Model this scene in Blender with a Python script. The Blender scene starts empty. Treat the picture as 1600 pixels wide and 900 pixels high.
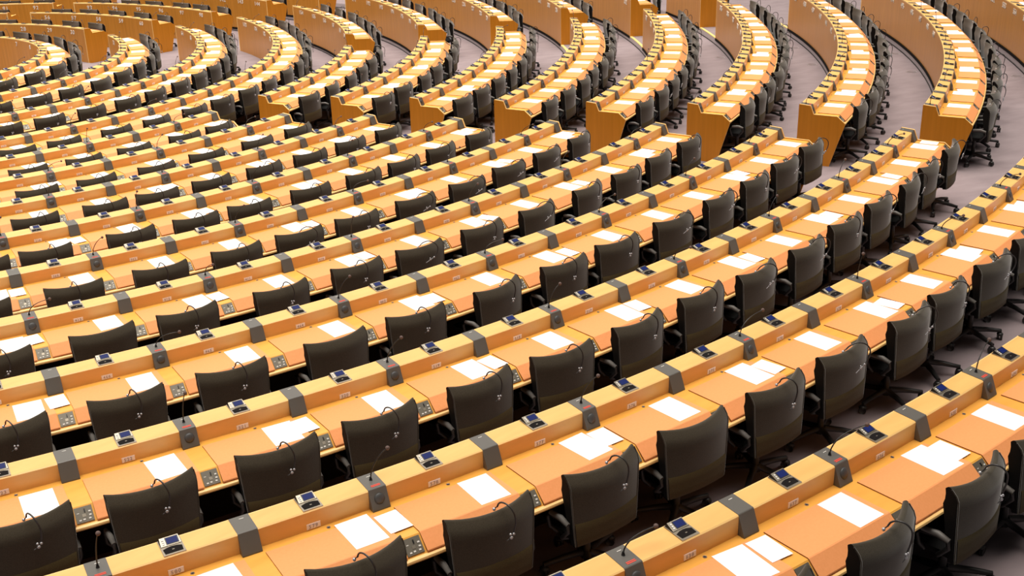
import bpy, math, random
from mathutils import Matrix, Vector

# ------------------------------------------------------------------ view, light, exposure
SC = bpy.context.scene
COL = SC.collection
S = 1.45                                            # metres per survey unit
CAM = Vector((0.0, -20.33319 * S, 3.528957 * S))
PAN, TILT, ROLL, FPX = 0.483809, 0.388283, -0.0244578, 1855.66


def camera_axes():
    cp, sp, ct, st = math.cos(PAN), math.sin(PAN), math.cos(TILT), math.sin(TILT)
    fw = Vector((sp * ct, cp * ct, -st))
    r = Vector((cp, -sp, 0.0))
    u = r.cross(fw)
    c, s = math.cos(ROLL), math.sin(ROLL)
    return c * r + s * u, -s * r + c * u, fw


AX_R, AX_U, AX_F = camera_axes()
cam_data = bpy.data.cameras.new('camera')
cam_data.sensor_width = 36.0
cam_data.lens = 36.0 * FPX / 1600.0
cam_data.clip_end = 300.0
cam = bpy.data.objects.new('camera', cam_data)
cam.matrix_world = Matrix(((AX_R.x, AX_U.x, -AX_F.x, CAM.x), (AX_R.y, AX_U.y, -AX_F.y, CAM.y),
                           (AX_R.z, AX_U.z, -AX_F.z, CAM.z), (0, 0, 0, 1)))
COL.objects.link(cam)
SC.camera = cam

world = bpy.data.worlds.new('world')
SC.world = world
world.use_nodes = True
world.node_tree.nodes['Background'].inputs[0].default_value = (1.0, 0.93, 0.86, 1)
world.node_tree.nodes['Background'].inputs[1].default_value = 0.05


def ceiling_light(name, loc, size, watts, color=(1, 0.93, 0.84), spread=math.pi):
    d = bpy.data.lights.new(name, 'AREA')
    d.shape = 'RECTANGLE'
    d.size, d.size_y = size
    d.energy = watts
    d.color = color
    d.spread = spread
    o = bpy.data.objects.new(name, d)
    o.location = loc
    COL.objects.link(o)
    return o


ceiling_light('ceiling_light', (0, 2, 13), (34, 32), 5600)
ceiling_light('ceiling_light', (4, -7, 16), (44, 44), 9500, spread=math.radians(75))

SC.view_settings.view_transform = 'Standard'
SC.view_settings.look = 'None'
SC.view_settings.gamma = 1.0
SC.view_settings.use_curve_mapping = False
SC.view_settings.exposure = 0.0

RNG = random.Random(7)


def project(v):
    d = Vector(v) - CAM
    w = d.dot(AX_F)
    if w < 0.3:
        return None
    return 800 + FPX * d.dot(AX_R) / w, 450 - FPX * d.dot(AX_U) / w, FPX / w


# ------------------------------------------------------------------ materials
def new_mat(name):
    m = bpy.data.materials.new(name)
    m.use_nodes = True
    nt = m.node_tree
    return m, nt, nt.nodes['Principled BSDF']


def plain(name, rgb, rough=0.5, metal=0.0, spec=0.5, emit=None, sheen=0.0):
    m, nt, b = new_mat(name)
    b.inputs['Base Color'].default_value = (*rgb, 1)
    b.inputs['Roughness'].default_value = rough
    b.inputs['Metallic'].default_value = metal
    b.inputs['Specular IOR Level'].default_value = spec
    if sheen:
        b.inputs['Sheen Weight'].default_value = sheen
        b.inputs['Sheen Roughness'].default_value = 0.4
    if emit:
        b.inputs['Emission Color'].default_value = (*emit[0], 1)
        b.inputs['Emission Strength'].default_value = emit[1]
    return m


def noisy(name, a, b_, scale, rough=0.5, spec=0.5, detail=4.0, bump=0.0, lo=0.3, hi=0.7, coat=0.0, sheen=0.0):
    m, nt, b = new_mat(name)
    tc = nt.nodes.new('ShaderNodeTexCoord')
    mp = nt.nodes.new('ShaderNodeMapping')
    mp.inputs['Scale'].default_value = scale
    nz = nt.nodes.new('ShaderNodeTexNoise')
    nz.inputs['Scale'].default_value = 1.0
    nz.inputs['Detail'].default_value = detail
    rp = nt.nodes.new('ShaderNodeValToRGB')
    rp.color_ramp.elements[0].position = lo
    rp.color_ramp.elements[1].position = hi
    rp.color_ramp.elements[0].color = (*a, 1)
    rp.color_ramp.elements[1].color = (*b_, 1)
    L = nt.links.new
    L(tc.outputs['Object'], mp.inputs['Vector'])
    L(mp.outputs['Vector'], nz.inputs['Vector'])
    L(nz.outputs['Fac'], rp.inputs['Fac'])
    L(rp.outputs['Color'], b.inputs['Base Color'])
    b.inputs['Roughness'].default_value = rough
    b.inputs['Specular IOR Level'].default_value = spec
    b.inputs['Coat Weight'].default_value = coat
    b.inputs['Coat Roughness'].default_value = 0.15
    if sheen:
        b.inputs['Sheen Weight'].default_value = sheen
        b.inputs['Sheen Roughness'].default_value = 0.45
    if bump:
        bp = nt.nodes.new('ShaderNodeBump')
        bp.inputs['Strength'].default_value = bump
        bp.inputs['Distance'].default_value = 0.004
        L(nz.outputs['Fac'], bp.inputs['Height'])
        L(bp.outputs['Normal'], b.inputs['Normal'])
    return m


M = {}
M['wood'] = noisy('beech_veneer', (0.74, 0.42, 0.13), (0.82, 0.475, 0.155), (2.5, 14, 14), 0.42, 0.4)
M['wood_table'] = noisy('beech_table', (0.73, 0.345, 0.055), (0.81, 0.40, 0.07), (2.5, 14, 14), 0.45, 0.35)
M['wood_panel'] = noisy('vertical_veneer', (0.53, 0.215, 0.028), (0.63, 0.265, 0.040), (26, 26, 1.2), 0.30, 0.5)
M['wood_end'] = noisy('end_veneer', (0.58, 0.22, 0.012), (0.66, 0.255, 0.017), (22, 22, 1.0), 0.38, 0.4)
M['edge'] = plain('pale_lipping', (0.90, 0.58, 0.22), 0.4)
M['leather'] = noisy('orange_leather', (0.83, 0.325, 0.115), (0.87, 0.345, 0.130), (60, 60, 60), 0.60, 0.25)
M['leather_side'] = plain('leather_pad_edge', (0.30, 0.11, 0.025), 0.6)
M['console'] = plain('grey_plastic', (0.105, 0.098, 0.088), 0.42)
M['dome'] = plain('speaker_mesh', (0.055, 0.055, 0.056), 0.5)
M['black'] = plain('black_plastic', (0.010, 0.010, 0.011), 0.4)
M['slot_and_shade'] = plain('black_slot_and_shade', (0.012, 0.010, 0.010), 0.9, spec=0.1)  # black of the card slots, and shade painted under the desks
M['metal'] = plain('terminal_metal', (0.34, 0.30, 0.24), 0.33, metal=0.7)
M['panel_metal'] = plain('control_metal', (0.16, 0.145, 0.115), 0.4, metal=0.3)
M['button'] = plain('white_button', (0.72, 0.70, 0.66), 0.4)
M['screen'] = plain('blue_screen', (0.006, 0.012, 0.075), 0.45, spec=0.12, emit=((0.01, 0.04, 0.30), 0.15))
M['red'] = plain('red_mark', (0.75, 0.06, 0.03), 0.5)
M['plate'] = plain('number_plate', (0.90, 0.87, 0.92), 0.4)
M['digit'] = plain('plate_digits', (0.36, 0.34, 0.42), 0.5)
M['white_digit'] = plain('white_numerals', (0.86, 0.80, 0.72), 0.4)
M['paper'] = plain('white_paper', (0.93, 0.92, 0.91), 0.8, spec=0.2)
M['fabric'] = noisy('brown_fabric', (0.040, 0.033, 0.022), (0.058, 0.048, 0.033), (160, 160, 160), 0.9, 0.1, sheen=0.42)
M['pocket'] = noisy('olive_pocket', (0.058, 0.045, 0.019), (0.078, 0.061, 0.028), (160, 160, 160), 0.9, 0.1, sheen=0.1)
M['leather_black'] = plain('black_upholstery', (0.008, 0.008, 0.008), 0.7, spec=0.15)
M['chair_plastic'] = plain('chair_plastic', (0.022, 0.021, 0.021), 0.45)
M['arm_pad'] = plain('grey_arm_pad', (0.13, 0.12, 0.11), 0.5)
M['band'] = plain('headset_band', (0.035, 0.033, 0.033), 0.3)
M['silver'] = plain('headset_silver', (0.50, 0.50, 0.53), 0.25, metal=0.5)
M['carpet'] = noisy('mauve_carpet', (0.225, 0.180, 0.190), (0.30, 0.245, 0.255), (2.2, 5, 5), 0.95, 0.1, detail=8, lo=0.2, hi=0.8)
M['riser'] = plain('grey_riser', (0.46, 0.40, 0.41), 0.5)
M['foam'] = plain('microphone_foam', (0.13, 0.085, 0.075), 0.8)
M['nosing'] = plain('yellow_nosing', (0.85, 0.62, 0.22), 0.5)
M['nosing_and_foot_shade'] = plain('nosing_and_foot_shade', (0.035, 0.028, 0.028), 0.7)  # dark step edges, also the painted shadow line at riser feet
M['steel'] = plain('brushed_plate', (0.42, 0.38, 0.37), 0.35, metal=0.6)


# ------------------------------------------------------------------ mesh builder
class MB:
    def __init__(self):
        self.v, self.f, self.m, self.s = [], [], [], []
        self.mats = []

    def mi(self, mat):
        if mat not in self.mats:
            self.mats.append(mat)
        return self.mats.index(mat)

    def add(self, verts, faces, mat, smooth=False, mtx=None):
        o = len(self.v)
        for p in verts:
            p = Vector(p)
            self.v.append(mtx @ p if mtx else p)
        k = self.mi(mat) if isinstance(mat, str) else None
        for i, fc in enumerate(faces):
            self.f.append([o + j for j in fc])
            self.m.append(k if k is not None else self.mi(mat[i]))
            self.s.append(smooth)

    def box(self, lo, hi, mat, mtx=None):
        x0, y0, z0 = lo
        x1, y1, z1 = hi
        v = [(x0, y0, z0), (x1, y0, z0), (x1, y1, z0), (x0, y1, z0), (x0, y0, z1), (x1, y0, z1), (x1, y1, z1), (x0, y1, z1)]
        f = [(3, 2, 1, 0), (4, 5, 6, 7), (0, 1, 5, 4), (1, 2, 6, 5), (2, 3, 7, 6), (3, 0, 4, 7)]
        self.add(v, f, mat, False, mtx)

    def prism(self, prof, x0, x1, mat, cap=None, mtx=None):
        """prof: list of (s, h); extruded along x; y = -s."""
        n = len(prof)
        v = [(x0, -s, h) for s, h in prof] + [(x1, -s, h) for s, h in prof]
        f = [(i, (i + 1) % n, n + (i + 1) % n, n + i) for i in range(n)]
        f += [tuple(range(n - 1, -1, -1)), tuple(range(n, 2 * n))]
        self.add(v, f, [mat] * n + [cap or mat] * 2, False, mtx)

    def tube(self, pts, rad, mat, sides=6, mtx=None, closed=False):
        pts = [Vector(p) for p in pts]
        n = len(pts)
        rads = rad if isinstance(rad, (list, tuple)) else [rad] * n
        up = None
        v, f = [], []
        for i, p in enumerate(pts):
            t = (pts[min(i + 1, n - 1)] - pts[max(i - 1, 0)]).normalized()
            if up is None:
                up = Vector((0, 0, 1)) if abs(t.z) < 0.9 else Vector((1, 0, 0))
            a = t.cross(up).normalized()
            up = a.cross(t).normalized()
            for j in range(sides):
                q = 2 * math.pi * j / sides
                v.append(p + rads[i] * (math.cos(q) * a + math.sin(q) * up))
        for i in range(n - 1):
            for j in range(sides):
                k = (j + 1) % sides
                f.append((i * sides + j, i * sides + k, (i + 1) * sides + k, (i + 1) * sides + j))
        f.append(tuple(range(sides)))
        f.append(tuple(range(n * sides - 1, (n - 1) * sides - 1, -1)))
        self.add(v, f, mat, True, mtx)

    def ball(self, c, r, mat, seg=8, rings=6, mtx=None):
        c = Vector(c)
        rr = Vector(r) if isinstance(r, (tuple, list)) else Vector((r, r, r))
        v = [c + Vector((0, 0, rr.z))]
        for i in range(1, rings):
            a = math.pi * i / rings
            for j in range(seg):
                b = 2 * math.pi * j / seg
                v.append(c + Vector((rr.x * math.sin(a) * math.cos(b), rr.y * math.sin(a) * math.sin(b), rr.z * math.cos(a))))
        v.append(c - Vector((0, 0, rr.z)))
        f = [(0, 1 + j, 1 + (j + 1) % seg) for j in range(seg)]
        for i in range(rings - 2):
            for j in range(seg):
                k = (j + 1) % seg
                f.append((1 + i * seg + j, 1 + (i + 1) * seg + j, 1 + (i + 1) * seg + k, 1 + i * seg + k))
        e = len(v) - 1
        f += [(e, e - seg + (j + 1) % seg, e - seg + j) for j in range(seg)]
        self.add(v, f, mat, True, mtx)

    def sweep(self, prof, radius, z0, a0, a1, n, mat, inv, cap=None, smooth=False):
        """closed (s, h) profile swept about the hall's axis from angle a0 to a1 (radians)."""
        m = len(prof)
        v, f, ms = [], [], []
        for i in range(n + 1):
            a = a0 + (a1 - a0) * i / n
            for s, h in prof:
                v.append(inv @ Vector(((radius + s) * math.cos(a), (radius + s) * math.sin(a), z0 + h)))
        for i in range(n):
            for j in range(m):
                k = (j + 1) % m
                f.append((i * m + j, (i + 1) * m + j, (i + 1) * m + k, i * m + k))
                ms.append(mat if isinstance(mat, str) else mat[j])
        f += [tuple(range(m)), tuple(range((n + 1) * m - 1, n * m - 1, -1))]
        ms += [cap or (mat if isinstance(mat, str) else mat[0])] * 2
        self.add(v, f, ms, smooth)

    def mesh(self, name):
        me = bpy.data.meshes.new(name)
        me.from_pydata([tuple(p) for p in self.v], [], self.f)
        for k in self.mats:
            me.materials.append(M[k])
        me.polygons.foreach_set('material_index', self.m)
        me.polygons.foreach_set('use_smooth', self.s)
        me.update()
        return me


def link(name, data, parent=None, mtx=None):
    o = bpy.data.objects.new(name, data)
    COL.objects.link(o)
    if parent is not None:
        o.parent = parent
    if mtx is not None:
        o.matrix_basis = mtx
    return o


def tag(o, label, cat, group=None):
    o['label'] = label
    o['category'] = cat
    if group:
        o['group'] = group
    return o


def frame(theta, radius, z):
    """x along increasing angle, y towards the hall's centre, z up."""
    c, s = math.cos(theta), math.sin(theta)
    return Matrix(((-s, -c, 0, radius * c), (c, -s, 0, radius * s), (0, 0, 1, z), (0, 0, 0, 1)))


def T(x, y, z):
    return Matrix.Translation((x, y, z))


def RX(a):
    return Matrix.Rotation(a, 4, 'X')


def RY(a):
    return Matrix.Rotation(a, 4, 'Y')


def RZ(a):
    return Matrix.Rotation(a, 4, 'Z')


# ------------------------------------------------------------------ the plan of the hall
RAD = [S * r for r in (2.2492, 3.4588, 4.6545, 5.8354, 6.9907, 8.1504, 9.3161, 10.47, 11.62, 12.7831, 13.9488, 15.1191, 16.2774, 17.4413)]
LEDGE_H = 0.865
FLOOR = [S * z - LEDGE_H for z in (0.0941, 0.0829, 0.0818, 0.079, 0.1488, 0.2442, 0.3401, 0.4233, 0.5113, 0.6106, 0.7133, 0.8199, 0.9331, 1.0555)]
NROW = 14
# angle of divider 0, angle per seat, index of the last divider at the aisle
PHASE = {0: (-41.152, 11.8474, 7), 1: (-61.241, 8.2973, 8), 2: (-68.068, 6.1298, 12), 3: (-72.125, 5.3095, 15), 4: (-70.687, 4.5304, 2),
         5: (-81.517, 4.0445, 5), 6: (-83.546, 3.2929, 7), 7: (-84.151, 2.9888, 8), 8: (-87.572, 2.7603, 10), 9: (-87.923, 2.5618, 11),
         10: (-88.215, 2.3671, 12), 11: (-88.709, 2.0823, 14), 12: (-88.963, 1.9555, 15), 13: (-83.680, 1.8180, 13)}
MIC_PARITY = {0: 0, 1: 1, 2: 1, 3: 0, 4: 1, 5: 0, 6: 0, 7: 1, 8: 1, 9: 0, 10: 1, 11: 1, 12: 0, 13: 0}
NUMBER0 = {13: 638, 12: 580, 11: 522, 10: 466, 9: 413, 8: 363, 7: 315, 6: 270, 5: 228, 4: 190, 3: 117, 2: 75, 1: 38, 0: 12}
DIV_W = 0.118


def deg_of(row, metres):
    return math.degrees(metres / RAD[row])


def sections(row):
    """list of (block name, [divider angles in degrees], start end-panel?, stop end-panel?)"""
    out = []
    a, b, imax = PHASE[row]
    dw = deg_of(row, DIV_W)
    c_near = {0: 60, 1: 7.7, 2: 8.4, 3: 9.2}.get(row, 13.6 - deg_of(row, 0.69))
    c_far = {1: 23.0, 2: 19.6, 3: 18.5}.get(row, 13.6 + deg_of(row, 0.69))
    d_near = {1: 62.0, 2: 55.2, 3: 52.3}.get(row, 49.6 - deg_of(row, 0.4))
    d_far = {1: 70.0, 2: 61.0, 3: 56.8}.get(row, 49.6 + deg_of(row, 0.4))

    def even(t0, t1):
        length = RAD[row] * math.radians(t1 - t0) - DIV_W
        n = max(1, round(length / 0.785))
        return [t0 + (t1 - dw - t0) * i / n for i in range(n + 1)]
    if row == 0:
        out.append(('inner', [a + b * i for i in range(-3, 9)], False, False))
    elif row < 4:
        last = {1: 4, 2: 6, 3: 6}[row]
        front = [a + b * i for i in range(-6, last + 1)]
        t = a + b * last
        n = round((c_near - dw - t) / b)
        front += [t + (c_near - dw - t) * j / n for j in range(1, n + 1)]
        out.append(('front', front, False, True))
    else:
        out.append(('front', [a + b * i for i in range(-12, imax + 1)], False, True))
        out.append(('middle', even(-57.6 + deg_of(row, 0.72), -22.0 - deg_of(row, 0.72)), True, True))
        out.append(('third', even(-22.0 + deg_of(row, 0.72), c_near), True, True))
    if row > 0:
        out.append(('far', even(c_far, d_near), True, True))
        out.append(('end', even(d_far, d_far + 30), True, False))
    return out


def in_view(row, theta, s, h, margin=75):
    t = math.radians(theta)
    p = project(((RAD[row] + s) * math.cos(t), (RAD[row] + s) * math.sin(t), FLOOR[row] + h))
    if p is None:
        return None
    if -margin < p[0] < 1600 + margin and -min(margin, 25) < p[1] < 900 + margin * 1.3:
        return p
    return None


ORD = ['zeroth', 'first', 'second', 'third', 'fourth', 'fifth', 'sixth', 'seventh', 'eighth', 'ninth', 'tenth', 'eleventh', 'twelfth',
       'thirteenth', 'fourteenth', 'fifteenth', 'sixteenth', 'seventeenth', 'eighteenth', 'nineteenth', 'twentieth']


def row_phrase(row):
    return {13: 'outermost row', 0: 'innermost row'}.get(row, ORD[14 - row] + ' outermost row')


BLOCK_PHRASE = {'inner': 'inner ring', 'front': 'front block', 'middle': 'middle block', 'third': 'third block', 'far': 'far block', 'end': 'end block'}
START_PHRASE = {'inner': 'from its far end', 'front': 'from its aisle end', 'middle': 'from its front end', 'third': 'from its front end', 'far': 'from its front end', 'end': 'from its front end'}


# ------------------------------------------------------------------ floor tiers and step edges
ID = Matrix.Identity(4)
mb = MB()
n = 48
v = [(0, 0, FLOOR[0])] + [((RAD[0]) * math.cos(2 * math.pi * i / n), RAD[0] * math.sin(2 * math.pi * i / n), FLOOR[0]) for i in range(n)]
mb.add(v, [(0, 1 + i, 1 + (i + 1) % n) for i in range(n)], 'carpet')
o = link('floor', mb.mesh('floor'))
o['kind'] = 'structure'
LIP = 0.004
for k in range(NROW):
    r0 = RAD[k] - LIP
    r1 = (RAD[k + 1] - LIP + 0.02) if k + 1 < NROW else RAD[k] + 9.0
    mb = MB()
    mb.sweep([(0, -0.5), (r1 - r0, -0.5), (r1 - r0, 0), (0.015, 0), (0, -0.012)], r0, FLOOR[k], math.radians(-125), math.radians(110), 150, ['carpet', 'carpet', 'carpet', 'carpet', 'riser'], ID)
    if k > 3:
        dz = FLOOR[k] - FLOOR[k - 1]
        mb.sweep([(-0.010, -dz), (0, -dz), (0, -dz + 0.020), (-0.010, -dz + 0.020)], r0, FLOOR[k], math.radians(-125), math.radians(110), 150, 'nosing_and_foot_shade', ID)  # shadow line at the riser foot, painted as a dark strip
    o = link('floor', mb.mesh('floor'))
    o['kind'] = 'structure'
for k in range(4, NROW):
    for c, hw, mat in ((-57.6, 0.70, 'nosing_and_foot_shade'), (-22.0, 0.70, 'nosing')):
        mb = MB()
        h = deg_of(k, hw)
        mb.sweep([(0.0, -0.01), (0.06, -0.01), (0.06, 0.004), (0.0, 0.004)], RAD[k] - LIP - 0.003, FLOOR[k], math.radians(c - h), math.radians(c + h), 6, mat, ID)
        o = link('trim_%d' % (k - 3), mb.mesh('trim'))
        o['kind'] = 'structure'

# ------------------------------------------------------------------ numerals
GLYPH = {}


def load_glyphs():
    dg = None
    for ch in '0123456789':
        cu = bpy.data.curves.new('glyph', 'FONT')
        cu.body = ch
        cu.size = 1.0
        cu.extrude = 0.02
        cu.resolution_u = 2
        cu.offset = 0.012
        ob = bpy.data.objects.new('glyph', cu)
        COL.objects.link(ob)
        dg = bpy.context.evaluated_depsgraph_get()
        me = bpy.data.meshes.new_from_object(ob.evaluated_get(dg))
        GLYPH[ch] = ([tuple(p.co) for p in me.vertices], [tuple(p.vertices) for p in me.polygons])
        bpy.data.objects.remove(ob)
        bpy.data.curves.remove(cu)
        bpy.data.meshes.remove(me)


load_glyphs()


def numerals(mb, text, size, mat, mtx, depth=1.0):
    adv = 0.60
    x = -adv * len(text) / 2
    for ch in text:
        vs, fs = GLYPH[ch]
        mb.add([((x + p[0]) * size, (p[1] - 0.36) * size, p[2] * size * depth) for p in vs], fs, mat, False, mtx)
        x += adv


# ------------------------------------------------------------------ shared small meshes of the desks
def console_mesh(mic):
    mb = MB()
    w = DIV_W
    mb.prism([(0.008, 0.835), (0.008, 0.8685), (0.158, 0.8565), (0.163, 0.853), (0.212, 0.734), (0.212, 0.727), (0.150, 0.727), (0.150, 0.835)], -w / 2, w / 2, 'console')
    tilt = T(0, -0.083, 0.8625) @ RX(math.atan2(0.012, 0.15))
    mb.box((-0.006, 0.045, 0), (0.022, 0.049, 0.0014), 'button', tilt)
    if mic:
        mb.box((-0.026, -0.052, 0), (0.034, -0.046, 0.0014), 'red', tilt)
        mb.box((-0.026, -0.063, 0), (0.034, -0.056, 0.0014), 'red', tilt)
    return mb.mesh('divider_console')


def dome_mesh():
    mb = MB()
    mt = T(0, -0.189, 0.795) @ RX(math.radians(70))
    mb.ball((0, 0, 0), (0.034, 0.034, 0.010), 'dome', 14, 6, mt)
    return mb.mesh('loudspeaker')


def mic_mesh(kind):
    mb = MB()
    base = Vector((0.004, -0.075, 0.862))
    mb.tube([base, base + Vector((0, 0, 0.022))], [0.011, 0.006], 'black', 8)
    # reach to the side, lean outwards, rise
    dx, dy, dz = {'up': (0.035, -0.01, 0.21), 'lean': (0.12, -0.01, 0.18), 'flat': (0.20, 0.0, 0.10), 'long': (0.26, 0.02, 0.13), 'out': (0.05, -0.17, 0.15)}[kind]
    pts = []
    for i in range(9):
        t = i / 8
        side = t ** 1.7
        rise = 1 - (1 - t) ** (2.2 if kind in ('flat', 'long') else 1.3)
        pts.append(base + Vector((dx * side, dy * side, 0.01 + dz * rise)))
    mb.tube(pts, [0.0042] * 5 + [0.0034] * 4, 'black', 6)
    mb.ball(pts[-1], 0.0140, 'foam', 10, 8)
    return mb.mesh('microphone')


def terminal_mesh(detail):
    mb = MB()
    w, d = 0.062, 0.073
    mb.box((-w, -d, 0), (w, d, 0.007), 'metal')
    # tilted head with the display
    mb.add([(-w + .004, 0.004, 0.007), (w - .004, 0.004, 0.007), (w - .004, d - .004, 0.007), (-w + .004, d - .004, 0.007),
            (-w + .006, 0.006, 0.011), (w - .006, 0.006, 0.011), (w - .010, d - .010, 0.028), (-w + .010, d - .010, 0.028)],
           [(4, 5, 6, 7), (0, 1, 5, 4), (1, 2, 6, 5), (2, 3, 7, 6), (3, 0, 4, 7)], ['metal', 'metal', 'black', 'console', 'black'])
    tilt = T(0, 0.034, 0.0195) @ RX(math.atan2(0.017, 0.053))
    for j in range(3):
        mb.box((-0.044, -0.020 + 0.014 * j, 0), (-0.032, -0.011 + 0.014 * j, 0.003), 'button', tilt)
    if not detail:
        mb.box((-0.020, -0.022, 0), (0.044, 0.022, 0.0022), 'screen', tilt)
        mb.box((-0.050, -0.062, 0.005), (0.052, -0.008, 0.0085), 'slot_and_shade')
    return mb.mesh('voting_terminal')


def screen_mesh():
    mb = MB()
    tilt = T(0, 0.034, 0.0195) @ RX(math.atan2(0.017, 0.053))
    mb.box((-0.024, -0.025, 0), (0.048, 0.025, 0.0016), 'black', tilt)
    mb.box((-0.019, -0.020, 0.001), (0.043, 0.020, 0.0026), 'screen', tilt)
    return mb.mesh('screen')


def slot_mesh():
    mb = MB()
    prof = [(-0.050, -0.060), (0.050, -0.060), (0.053, -0.018), (0.025, -0.007), (0, -0.004), (-0.025, -0.007), (-0.053, -0.018)]
    nn = len(prof)
    mb.add([(x, y, 0.0072) for x, y in prof] + [(x, y, 0.0088) for x, y in prof], [tuple(range(nn, 2 * nn))] + [(i, (i + 1) % nn, nn + (i + 1) % nn, nn + i) for i in range(nn)], 'slot_and_shade')
    mb.box((-0.006, -0.038, 0.0085), (0.006, -0.032, 0.0105), 'metal')
    return mb.mesh('card_slot')


SLOPE = math.atan2(0.088, 0.086)


def control_mesh():
    mb = MB()
    mt = T(0, -0.592, 0.6845) @ RX(SLOPE)
    mb.box((-0.054, -0.052, -0.006), (0.054, 0.050, 0.003), 'panel_metal', mt)
    for x, y in ((0.036, 0.012), (0.036, -0.012), (0.030, -0.033), (-0.030, -0.036), (-0.005, -0.034)):
        mb.box((x - 0.007, y - 0.0045, 0.003), (x + 0.007, y + 0.0045, 0.006), 'button', mt)
    mb.box((-0.012, -0.018, 0.003), (0.010, 0.002, 0.005), 'metal', mt)
    mb.box((0.004, 0.012, 0.003), (0.010, 0.034, 0.010), 'black', mt)
    mb.box((-0.042, 0.010, 0.003), (-0.028, 0.014, 0.0045), 'button', mt)
    return mb.mesh('control_panel')


ME = {'console': console_mesh(False), 'console_mic': console_mesh(True), 'dome': dome_mesh(), 'terminal': terminal_mesh(True),
      'terminal_small': terminal_mesh(False), 'screen': screen_mesh(), 'slot': slot_mesh(), 'control': control_mesh()}
MIC = {k: mic_mesh(k) for k in ('up', 'lean', 'flat', 'long', 'out')}


def plate_mesh(num):
    mb = MB()
    mb.box((-0.043, -0.003, -0.0175), (0.043, 0, 0.0175), 'plate')
    numerals(mb, str(num), 0.034, 'digit', T(0, -0.0035, 0) @ RX(math.pi / 2))
    return mb.mesh('number_plate')


def sign_mesh(num):
    mb = MB()
    numerals(mb, str(num), 0.145, 'white_digit', T(0, 0.002, 0) @ RZ(math.pi) @ RX(math.pi / 2), 2.0)
    return mb.mesh('number_sign')


def end_panel_mesh():
    mb = MB()
    prof = [(0.0, 0.0), (0.0, 0.866), (0.006, 0.872), (0.160, 0.860), (0.168, 0.856), (0.216, 0.739), (0.548, 0.739), (0.664, 0.646), (0.666, 0.618), (0.585, 0.35), (0.485, 0.0)]
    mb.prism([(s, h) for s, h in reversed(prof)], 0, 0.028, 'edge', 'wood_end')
    return mb.mesh('end_panel')


ME['end'] = end_panel_mesh()
mb = MB()
mb.tube([(0, 0, 0), (0, 0, 0.0025)], 0.012, 'steel', 10)
mb.tube([(0, 0, 0.0025), (0, 0, 0.0030)], 0.007, 'black', 10)
ME['grommet'] = mb.mesh('cable_grommet')

# ------------------------------------------------------------------ desks
SEATS = []        # (row, block, ordinal, theta_mid deg, pitch m, px per metre, parity)


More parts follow.
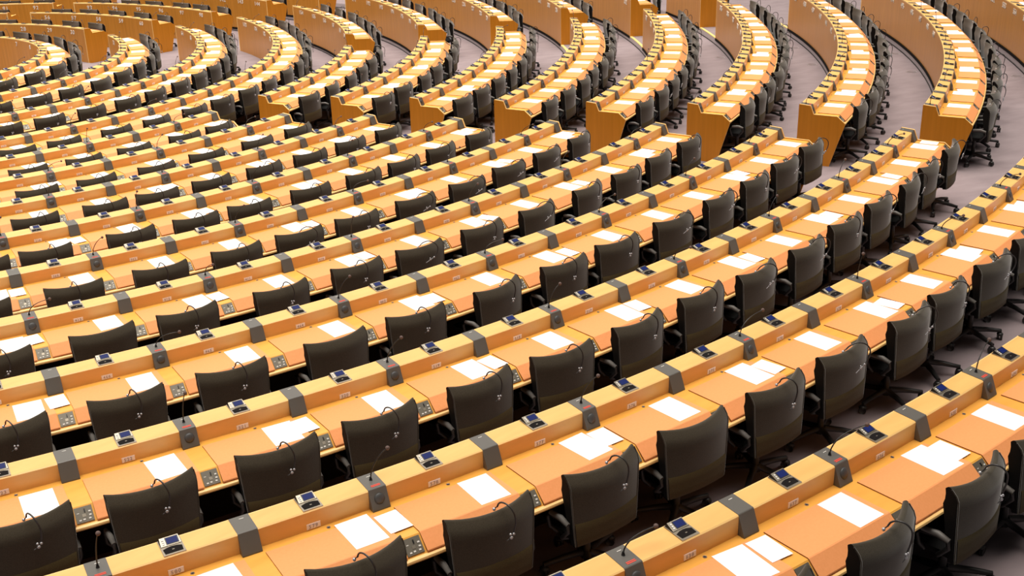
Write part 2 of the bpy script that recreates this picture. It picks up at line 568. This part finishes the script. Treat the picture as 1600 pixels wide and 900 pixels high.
def build_desk(row, block, divs, start_end, stop_end):
    R0, Z = RAD[row], FLOOR[row]
    idx = [i for i in range(len(divs) - 1) if in_view(row, (divs[i] + divs[i + 1]) / 2, 0.4, 0.8)]
    if not idx:
        return
    i0, i1 = max(0, idx[0] - 1), min(len(divs) - 2, idx[-1] + 1)
    first, last = divs[i0], divs[i1 + 1]
    dw = deg_of(row, DIV_W)
    mid = math.radians((first + last) / 2)
    root_m = frame(mid, R0, Z)
    inv = root_m.inverted()
    name_end = 'with end panel' if ((i0 == 0 and start_end) or (i1 == len(divs) - 2 and stop_end)) else 'running out of view'
    root = link('curved_desk', None, None, root_m)
    tag(root, 'long curved beech desk with orange leather pads, %s of the %s' % (row_phrase(row), BLOCK_PHRASE[block]), 'desk', 'curved desks')
    a0, a1 = math.radians(first), math.radians(last + dw)
    nseg = max(4, int((a1 - a0) * R0 / 0.16))

    def part(name, prof, mat, cap=None, aa0=a0, aa1=a1, nn=nseg):
        mb = MB()
        mb.sweep(prof, R0, Z, aa0, aa1, nn, mat, inv, cap)
        return link(name, mb.mesh(name), root)
    part('front_panel', [(0.002, 0.0), (0.022, 0.0), (0.022, 0.838), (0.002, 0.838)], ['wood_panel', 'slot_and_shade', 'wood_panel', 'wood_panel'], 'wood_panel')  # rear face blackened to paint in the shade under the desk
    part('recess_shade_strip', [(-0.014, -0.050), (0.0, -0.050), (0.0, 0.002), (-0.014, 0.002)], 'slot_and_shade')  # black strip painting in the shaded recess below the panel
    part('ledge', [(0, 0.838), (0.145, 0.826), (0.145, 0.724), (0.165, 0.724), (0.165, 0.847), (0.158, 0.8535), (0.012, 0.865), (0.004, 0.864), (0, 0.858)],
         ['wood', 'wood', 'wood', 'wood', 'edge', 'wood', 'edge', 'edge', 'edge'])
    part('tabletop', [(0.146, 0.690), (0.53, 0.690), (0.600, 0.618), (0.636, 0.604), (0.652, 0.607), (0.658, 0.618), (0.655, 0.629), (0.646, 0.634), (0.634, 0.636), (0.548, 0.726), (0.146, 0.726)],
         ['slot_and_shade', 'slot_and_shade', 'slot_and_shade', 'wood', 'edge', 'edge', 'edge', 'edge', 'wood_table', 'wood_table', 'wood_table'], 'wood')  # underside faces carry the under-desk shade as black colour
    cw = 0.028 / R0
    if i0 == 0 and start_end:
        link('end_panel', ME['end'], root, inv @ frame(a0 - cw, R0, Z))
    if i1 == len(divs) - 2 and stop_end:
        link('end_panel', ME['end'], root, inv @ frame(a1, R0, Z))
    # seats
    pads = {}
    nd = len(divs)
    for i in range(i0, i1 + 2):
        th = math.radians(divs[i])
        p = in_view(row, divs[i], 0.2, 0.85, 200)
        px = p[2] if p else 30
        near = px > 95
        mic = False
        if block == 'front' or block == 'inner':
            a, b, imax = PHASE[row]
            real = round((divs[i] - a) / b)
            mic = real % 2 == MIC_PARITY[row]
        else:
            mic = i % 2 == (MIC_PARITY[row] + (1 if row % 3 else 0)) % 2
            real = i
        mt = inv @ frame(th + DIV_W / 2 / R0, R0, Z)
        con = link('divider_console', ME['console_mic' if mic else 'console'], root, mt)
        if mic:
            con['label'] = 'grey console with gooseneck microphone'
            kinds = ('up', 'lean', 'flat', 'up', 'lean', 'out') if divs[i] < -72 else ('lean', 'long', 'flat', 'long', 'out', 'lean')
            kd = MICFIX.get((row, real)) if block == 'front' else None
            kd = kd or RNG.choice(kinds)
            yaw = RNG.uniform(-0.35, 0.25)
            link('microphone', MIC[kd], con, T(0.004, -0.075, 0) @ RZ(yaw) @ T(-0.004, 0.075, 0))
            if px > 60:
                link('loudspeaker', ME['dome'], con)
        if px > 45:
            link('control_panel', ME['control'], root, mt)
        if i > i1:
            break
        pitch = math.radians(divs[i + 1] - divs[i]) * R0
        key = round(pitch, 3)
        c_pad = th + (0.124 + pitch) / 2 / R0
        if key not in pads:
            fr = frame(0, R0, 0).inverted()
            mb = MB()
            half = (pitch - 0.126) / 2 / R0
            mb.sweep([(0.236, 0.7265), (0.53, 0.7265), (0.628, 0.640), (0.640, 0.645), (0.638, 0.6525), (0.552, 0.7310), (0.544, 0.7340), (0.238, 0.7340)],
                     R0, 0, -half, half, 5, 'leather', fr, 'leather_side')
            pads[key] = mb.mesh('leather_pad')
        link('leather_pad', pads[key], root, inv @ frame(c_pad, R0, Z))
        c_mid = th + (0.455 * pitch / 0.80) / R0
        tm = inv @ frame(c_mid, R0, Z) @ T(0, -0.085, 0.8585) @ RX(math.atan2(0.012, 0.15))
        if near:
            t = link('voting_terminal', ME['terminal'], root, tm)
            link('screen', ME['screen'], t)
            link('card_slot', ME['slot'], t)
        else:
            link('voting_terminal', ME['terminal_small'], root, tm)
        order = (nd - 1 - i) if block in ('inner', 'front') else i + 1
        if block == 'front' or block == 'inner':
            num = NUMBER0[row] - real
        else:
            num = NUMBER0[row] - {'middle': 16, 'third': 31, 'far': 46, 'end': 60}[block] - i
        if row == 1 and block == 'far':
            num = 30 - i
        if row == 2 and block == 'far':
            num = 60 - i
        if row == 3:
            num = 98 - i if block == 'far' else 92 - i if block == 'end' else num
        if num < 1:
            num = 100 + num
        if px > 55:
            link('number_plate', plate_mesh(num), root, inv @ frame(th + 0.443 * pitch / 0.8 / R0, R0, Z) @ T(0, -0.165, 0.752))
        if near:
            link('cable_grommet', ME['grommet'], root, inv @ frame(th + 0.520 * pitch / 0.8 / R0, R0, Z) @ T(0, -0.200, 0.726))
        if divs[i] > -42:
            link('number_sign', sign_mesh(num), root, inv @ frame(c_mid, R0, Z) @ T(0, 0, 0.745))
        SEATS.append((row, block, order, math.degrees(th + (DIV_W + pitch) / 2 / R0), th, pitch, px, real))


MICFIX = {(11, 1): 'up', (12, 2): 'lean', (10, 1): 'flat', (12, 4): 'lean', (13, 0): 'flat', (12, 0): 'up', (12, 6): 'long', (11, 5): 'lean', (11, 3): 'lean', (13, 2): 'long', (13, 4): 'long'}
for k in range(NROW - 1, -1, -1):
    for sec in sections(k):
        build_desk(k, *sec)


# ------------------------------------------------------------------ chairs
def chair_back_mesh():
    """high curved backrest: outer fabric, inner and sides black; y axis points to the desk."""
    mb = MB()
    NU, NV = 12, 14

    def half_w(v):
        return 0.255 + 0.032 * max(v, 0) ** 0.8

    def point(u, v, side):
        h = 0.355 + 0.468 * v
        x = half_w(v) * u
        y = -(0.205 + 0.042 * v)                             # outer surface
        y += 0.046 * max(0.0, (v - 0.84) / 0.16) ** 2        # rolls over at the top
        y += (0.022 + 0.056 * v) * abs(u) ** 2.0             # wings curve towards the sitter
        h += v * 0.016 * abs(u) ** 3
        tab = ((0, .050), (.30, .075), (.57, .095), (.80, .115), (.92, .085), (1.01, .040))
        for (va, ta), (vb, tb) in zip(tab, tab[1:]):
            if va <= v <= vb:
                th = ta + (tb - ta) * (v - va) / (vb - va)
        th *= 1 - 0.20 * abs(u) ** 4
        if side == 1:
            y += th
            h -= 0.004
        elif side == 2:
            y += th * 0.5
            h += 0.012 if v > 0.99 else 0
        return Vector((x, y, h))
    us = [-1 + 2 * i / NU for i in range(NU + 1)]
    vs = [j / NV for j in range(NV + 1)]
    outer = [point(u, v, 0) for v in vs for u in us]
    inner = [point(u, v, 1) for v in vs for u in us]
    W = NU + 1
    f = [(j * W + i, j * W + i + 1, (j + 1) * W + i + 1, (j + 1) * W + i) for j in range(NV) for i in range(NU)]
    mb.add(outer, f, 'fabric', True)
    mb.add(inner, [tuple(reversed(q)) for q in f], 'fabric', True)
    # rounded top roll
    t0 = [point(u, 1, 0) for u in us]
    t1 = [point(u, 1, 2) for u in us]
    t2 = [point(u, 1, 1) for u in us]
    vv = t0 + [0.35 * b + 0.65 * a + Vector((0, 0, 0.006)) for a, b in zip(t0, t1)] + t1 + [0.4 * b + 0.6 * a + Vector((0, 0, 0.002)) for a, b in zip(t2, t1)] + t2
    f = [(r * W + i, r * W + i + 1, (r + 1) * W + i + 1, (r + 1) * W + i) for r in range(4) for i in range(NU)]
    mb.add(vv, f, 'fabric', True)
    for u in (-1, 1):
        a = [point(u, v, 0) for v in vs]
        c = [point(u, v, 1) for v in vs]
        q = [(j, j + 1, len(vs) + j + 1, len(vs) + j) for j in range(NV)]
        if u == 1:
            q = [tuple(reversed(t)) for t in q]
        mb.add(a + c, q, 'leather_black', False)
        vv = [point(u, 1, 0), 0.35 * point(u, 1, 2) + 0.65 * point(u, 1, 0) + Vector((0, 0, 0.006)), point(u, 1, 2), 0.4 * point(u, 1, 2) + 0.6 * point(u, 1, 1) + Vector((0, 0, 0.002)), point(u, 1, 1)]
        mb.add(vv, [(0, 1, 2, 3, 4)], 'leather_black', False)
        # pale piping down the outer edge
        mb.tube([point(u, v, 0) + Vector((0, -0.001, 0)) for v in vs], 0.005, 'fabric', 5)
    # bottom closing
    a = [point(u, 0, 0) for u in us]
    c = [point(u, 0, 1) for u in us]
    mb.add(a + c, [(i, i + 1, W + i + 1, W + i) for i in range(NU)], 'leather_black')
    # pocket across the lower back
    pu = [-0.97 + 1.94 * i / NU for i in range(NU + 1)]
    pv = [-0.02, 0.0, 0.12, 0.22, 0.32, 0.35]
    pk = [point(u, max(v, 0), 0) + Vector((0, -0.008 if 0 <= v < 0.35 else 0.004, -0.01 if v < 0 else 0)) for v in pv for u in pu]
    mb.add(pk, [(j * W + i, j * W + i + 1, (j + 1) * W + i + 1, (j + 1) * W + i) for j in range(len(pv) - 1) for i in range(NU)], 'pocket', True)
    return mb.mesh('backrest')


def chair_seat_mesh():
    mb = MB()
    NU, NV = 8, 8
    top, bot = [], []
    for j in range(NV + 1):
        for i in range(NU + 1):
            u, v = -1 + 2 * i / NU, j / NV
            x = 0.25 * u * (1 - 0.08 * (1 - v) ** 2)
            y = 0.25 - 0.40 * v
            e = max(abs(u), abs(2 * v - 1))
            drop = 0.03 * max(0, (e - 0.75) / 0.25) ** 2
            top.append((x, y, 0.425 - drop + 0.01 * u * u))
            bot.append((x * 0.94, y, 0.35 + 0.01 * u * u))
    W = NU + 1
    f = [(j * W + i, (j + 1) * W + i, (j + 1) * W + i + 1, j * W + i + 1) for j in range(NV) for i in range(NU)]
    mb.add(top, f, 'leather_black', True)
    mb.add(bot, [tuple(reversed(q)) for q in f], 'chair_plastic')
    ring = [i for i in range(W)] + [j * W + NU for j in range(1, NV + 1)] + [NV * W + i for i in range(NU - 1, -1, -1)] + [j * W for j in range(NV - 1, 0, -1)]
    nr = len(ring)
    mb.add([top[i] for i in ring] + [bot[i] for i in ring], [(i, (i + 1) % nr, nr + (i + 1) % nr, nr + i) for i in range(nr)], 'leather_black')
    mb.tube([(0, -0.08, 0.37), (0, -0.17, 0.36), (0, -0.19, 0.46)], 0.028, 'chair_plastic', 6)
    return mb.mesh('seat')


def arm_mesh(sgn):
    mb = MB()
    x = 0.285 * sgn
    pts = [(0.22 * sgn, -0.08, 0.36), (x, -0.09, 0.39), (x, -0.150, 0.46), (x, -0.145, 0.50), (x, -0.08, 0.515), (x, 0.03, 0.505), (x, 0.05, 0.48), (x, 0.03, 0.42), (0.23 * sgn, 0.02, 0.36)]
    mb.tube(pts, 0.015, 'chair_plastic', 7)
    mb.tube([(x, -0.150, 0.507), (x, -0.08, 0.527), (x, 0.02, 0.522)], [0.016, 0.021, 0.016], 'arm_pad', 7)
    return mb.mesh('armrest')


def caster_parts(mb, mt):
    for sx in (-0.014, 0.014):
        mb.tube([(sx - 0.010, 0, 0.030), (sx + 0.010, 0, 0.030)], 0.030, 'chair_plastic', 12, mt)
    mb.tube([(0, 0, 0.035), (0, 0, 0.075)], 0.012, 'chair_plastic', 6, mt)
    mb.ball((0, 0, 0.052), (0.030, 0.034, 0.018), 'chair_plastic', 8, 5, mt)


def base_mesh(with_casters):
    mb = MB()
    mb.tube([(0, 0, 0.08), (0, 0, 0.12), (0, 0, 0.13), (0, 0, 0.35)], [0.045, 0.045, 0.026, 0.022], 'chair_plastic', 10)
    mb.box((-0.10, -0.12, 0.337), (0.10, 0.08, 0.357), 'chair_plastic')
    for k in range(5):
        a = math.radians(90 + 72 * k + 18)
        d = Vector((math.cos(a), math.sin(a), 0))
        mb.tube([d * 0.03 + Vector((0, 0, 0.115)), d * 0.16 + Vector((0, 0, 0.105)), d * 0.30 + Vector((0, 0, 0.083))], [0.026, 0.022, 0.017], 'chair_plastic', 7)
        if with_casters:
            caster_parts(mb, T(d.x * 0.295, d.y * 0.295, 0) @ RZ(a + 0.6 + k))
    return mb.mesh('star_base')


def caster_mesh():
    mb = MB()
    caster_parts(mb, ID)
    return mb.mesh('caster')


ME['back'], ME['seat'] = chair_back_mesh(), chair_seat_mesh()
ME['arm_l'], ME['arm_r'] = arm_mesh(-1), arm_mesh(1)
ME['base'], ME['base_c'], ME['caster'] = base_mesh(False), base_mesh(True), caster_mesh()


def make_chair(level):
    root = link('swivel_chair', None)
    link('backrest', ME['back'], root)
    link('seat', ME['seat'], root)
    if level > 0:
        link('armrest', ME['arm_l'], root)
        link('armrest', ME['arm_r'], root)
    if level > 1:
        b = link('star_base', ME['base'], root)
        for k in range(5):
            a = math.radians(90 + 72 * k + 18)
            link('caster', ME['caster'], b, T(math.cos(a) * 0.295, math.sin(a) * 0.295, 0) @ RZ(a + 0.6 + k))
    else:
        link('star_base', ME['base_c'], root)
    return root


def copy_tree(o, parent=None):
    c = o.copy()
    COL.objects.link(c)
    if parent is not None:
        c.parent = parent
    for ch in list(o.children):
        copy_tree(ch, c)
    return c


PROTO, USED = {}, set()


def chair_of(level):
    if level not in PROTO:
        PROTO[level] = make_chair(level)
        return PROTO[level]
    return copy_tree(PROTO[level])


# ------------------------------------------------------------------ headsets and papers
def smooth(pts, n=3):
    p = [Vector(q) for q in pts]
    p = [2 * p[0] - p[1]] + p + [2 * p[-1] - p[-2]]
    out = []
    for i in range(1, len(p) - 2):
        for j in range(n):
            t = j / n
            out.append(0.5 * (2 * p[i] + (p[i + 1] - p[i - 1]) * t + (2 * p[i - 1] - 5 * p[i] + 4 * p[i + 1] - p[i + 2]) * t * t
                              + (3 * p[i] - p[i - 1] - 3 * p[i + 1] + p[i + 2]) * t ** 3))
    return out + [p[-2]]


def headset_meshes(kind):
    band, ear = MB(), MB()
    pts = []
    if kind == 0:            # band hooked over the top edge, hanging almost straight down the back
        pts = [(0.0, -0.285, 0.945), (0.004, -0.30, 0.975), (0.012, -0.335, 0.993), (0.026, -0.375, 0.985), (0.040, -0.402, 0.950),
               (0.050, -0.404, 0.90), (0.048, -0.398, 0.85), (0.040, -0.390, 0.805)]
        end = Vector(pts[-1])
    else:                    # wider loop turned sideways
        pts = [(-0.03, -0.30, 0.945), (-0.012, -0.32, 0.975), (0.03, -0.35, 0.995), (0.075, -0.385, 0.985), (0.108, -0.408, 0.950),
               (0.118, -0.414, 0.905), (0.108, -0.410, 0.86), (0.080, -0.402, 0.825), (0.045, -0.396, 0.81)]
        end = Vector(pts[-1])
    band.tube(smooth(pts), 0.0055, 'band', 6)
    band.tube([pts[0], (pts[0][0] - 0.012, pts[0][1] + 0.012, 0.930)], 0.004, 'band', 5)
    if kind == 0:
        ear.ball(end + Vector((0.0, -0.006, 0)), 0.0090, 'silver', 8, 6)
        ear.ball(end + Vector((-0.022, -0.006, 0.004)), 0.0085, 'silver', 8, 6)
        ear.ball(end + Vector((-0.018, -0.008, -0.018)), (0.012, 0.010, 0.011), 'silver', 8, 6)
        ear.tube([end + Vector((-0.020, -0.006, -0.020)), end + Vector((-0.048, -0.004, -0.032))], 0.0032, 'band', 5)
    else:
        ear.ball(end + Vector((0.030, -0.006, 0.010)), 0.0095, 'silver', 8, 6)
        ear.tube([end + Vector((0.030, -0.006, 0.010)), end + Vector((-0.075, -0.004, -0.025))], 0.0034, 'silver', 5)
        ear.ball(end + Vector((-0.022, -0.008, -0.004)), (0.012, 0.010, 0.012), 'silver', 8, 6)
        ear.ball(end + Vector((-0.024, -0.008, 0.014)), 0.007, 'silver', 8, 6)
    band.ball((pts[0][0] - 0.014, pts[0][1] + 0.014, 0.925), 0.011, 'silver', 8, 6)
    return band.mesh('band'), ear.mesh('earpieces')


HEAD = [headset_meshes(0), headset_meshes(1)]
mb = MB()
mb.box((-0.105, -0.1485, 0), (0.105, 0.1485, 0.0012), 'paper')
ME['sheet'] = mb.mesh('paper_sheet')
mb = MB()
mb.box((-0.074, -0.105, 0), (0.074, 0.105, 0.0010), 'paper')
ME['slip'] = mb.mesh('paper_slip')

for (row, block, order, mid, th, pitch, px, real) in SEATS:
    R0, Z = RAD[row], FLOOR[row]
    rp, bp, sp = row_phrase(row), BLOCK_PHRASE[block], START_PHRASE[block]
    od = ORD[order] if order < len(ORD) else 'seat %d' % order
    outer = block in ('middle', 'third') or (block == 'front' and row >= 10)
    level = 2 if (px > 95 or (block == 'middle' and px > 42 and row >= 7)) else 1 if px > 52 else 0
    # chair
    p = in_view(row, mid, 0.85, 0.8, 75)
    if p:
        ch = chair_of(level)
        off = max(-0.05, min(0.11, RNG.gauss(0.03, 0.035)))
        s = (0.575 if row >= 11 else 0.60 if row >= 9 else 0.635) if block in ('front', 'inner') else 0.645
        s += max(-0.02, min(0.03, RNG.gauss(0, 0.012)))
        yaw = max(-0.13, min(0.13, RNG.gauss(0.0, 0.05)))
        mt = frame(math.radians(mid) + off / R0, R0, Z) @ T(0, -s, 0) @ RZ(yaw)
        ch.matrix_basis = mt
        for b in ch.children:
            if b.name.startswith('star_base'):
                b.matrix_basis = RZ(RNG.uniform(0, 1.25))
        has_head = RNG.random() < 0.94
        tag(ch, 'dark swivel chair %s %s, %s, %s' % (od, sp, rp, bp) + (' with headset' if has_head else ' without headset'), 'chair', 'swivel chairs at the %s desks' % bp)
        if has_head:
            kind = 1 if mid > -79 and row >= 8 and RNG.random() < 0.6 else 0
            hs = link('headset', None, None, mt @ T(RNG.uniform(-0.02, 0.05), 0.128, -0.098))
            link('band', HEAD[kind][0], hs)
            link('earpieces', HEAD[kind][1], hs)
            tag(hs, 'looped headset hung on the chair %s %s, %s, %s' % (od, sp, rp, bp), 'headset', 'headsets over the chair backs')
    # papers
    if in_view(row, mid, 0.4, 0.74, 60):
        x = pitch - 0.152 + RNG.uniform(-0.02, 0.012)
        t = th + x / R0
        o = link('paper_sheet', ME['sheet'], None, frame(t, R0, Z) @ T(0, -0.378 + RNG.uniform(-0.02, 0.02), 0.7342) @ RZ(RNG.gauss(0, 0.03)))
        tag(o, 'white paper sheet on the pad %s %s, %s, %s' % (od, sp, rp, bp), 'paper', 'white sheets on the desk pads')
        if (real + 1) % 2 == (1 if row == 13 else 0) and RNG.random() < 0.86:
            t = th + (pitch + 0.030 + RNG.uniform(-0.02, 0.02)) / R0
            o = link('paper_slip', ME['slip'], None, frame(t, R0, Z) @ T(0, -0.375 + RNG.uniform(-0.03, 0.03), 0.7357) @ RZ(RNG.gauss(0.02, 0.10)))
            tag(o, 'small white slip beside the sheet %s %s, %s, %s' % (od, sp, rp, bp), 'paper', 'small white slips')
FLOOR_BOXES = (((16.73, -11.05), 9, 'first'), ((17.59, -9.50), 9, 'second'), ((17.32, -13.16), 10, 'first'), ((18.32, -11.71), 10, 'second'),
               ((18.05, -14.97), 11, 'first'), ((16.08, -8.86), 8, 'first'))
mb = MB()
mb.tube([(0, 0, 0), (0, 0, 0.006)], 0.105, 'riser', 24)
mb.tube([(0, 0, 0.006), (0, 0, 0.008)], 0.085, 'carpet', 24)
mb.box((-0.085, -0.010, 0.0075), (0.085, 0.010, 0.010), 'steel')
ME['box'] = mb.mesh('floor_box')
for (x, y), k, od in FLOOR_BOXES:
    o = link('floor_box', ME['box'], None, T(x, y, FLOOR[k]) @ RZ(math.atan2(y, x)))
    tag(o, 'round floor socket lid behind the %s, %s along the middle block' % (row_phrase(k), od), 'floor socket', 'floor socket lids')
print('SEATS', len(SEATS), 'OBJECTS', len(bpy.data.objects))
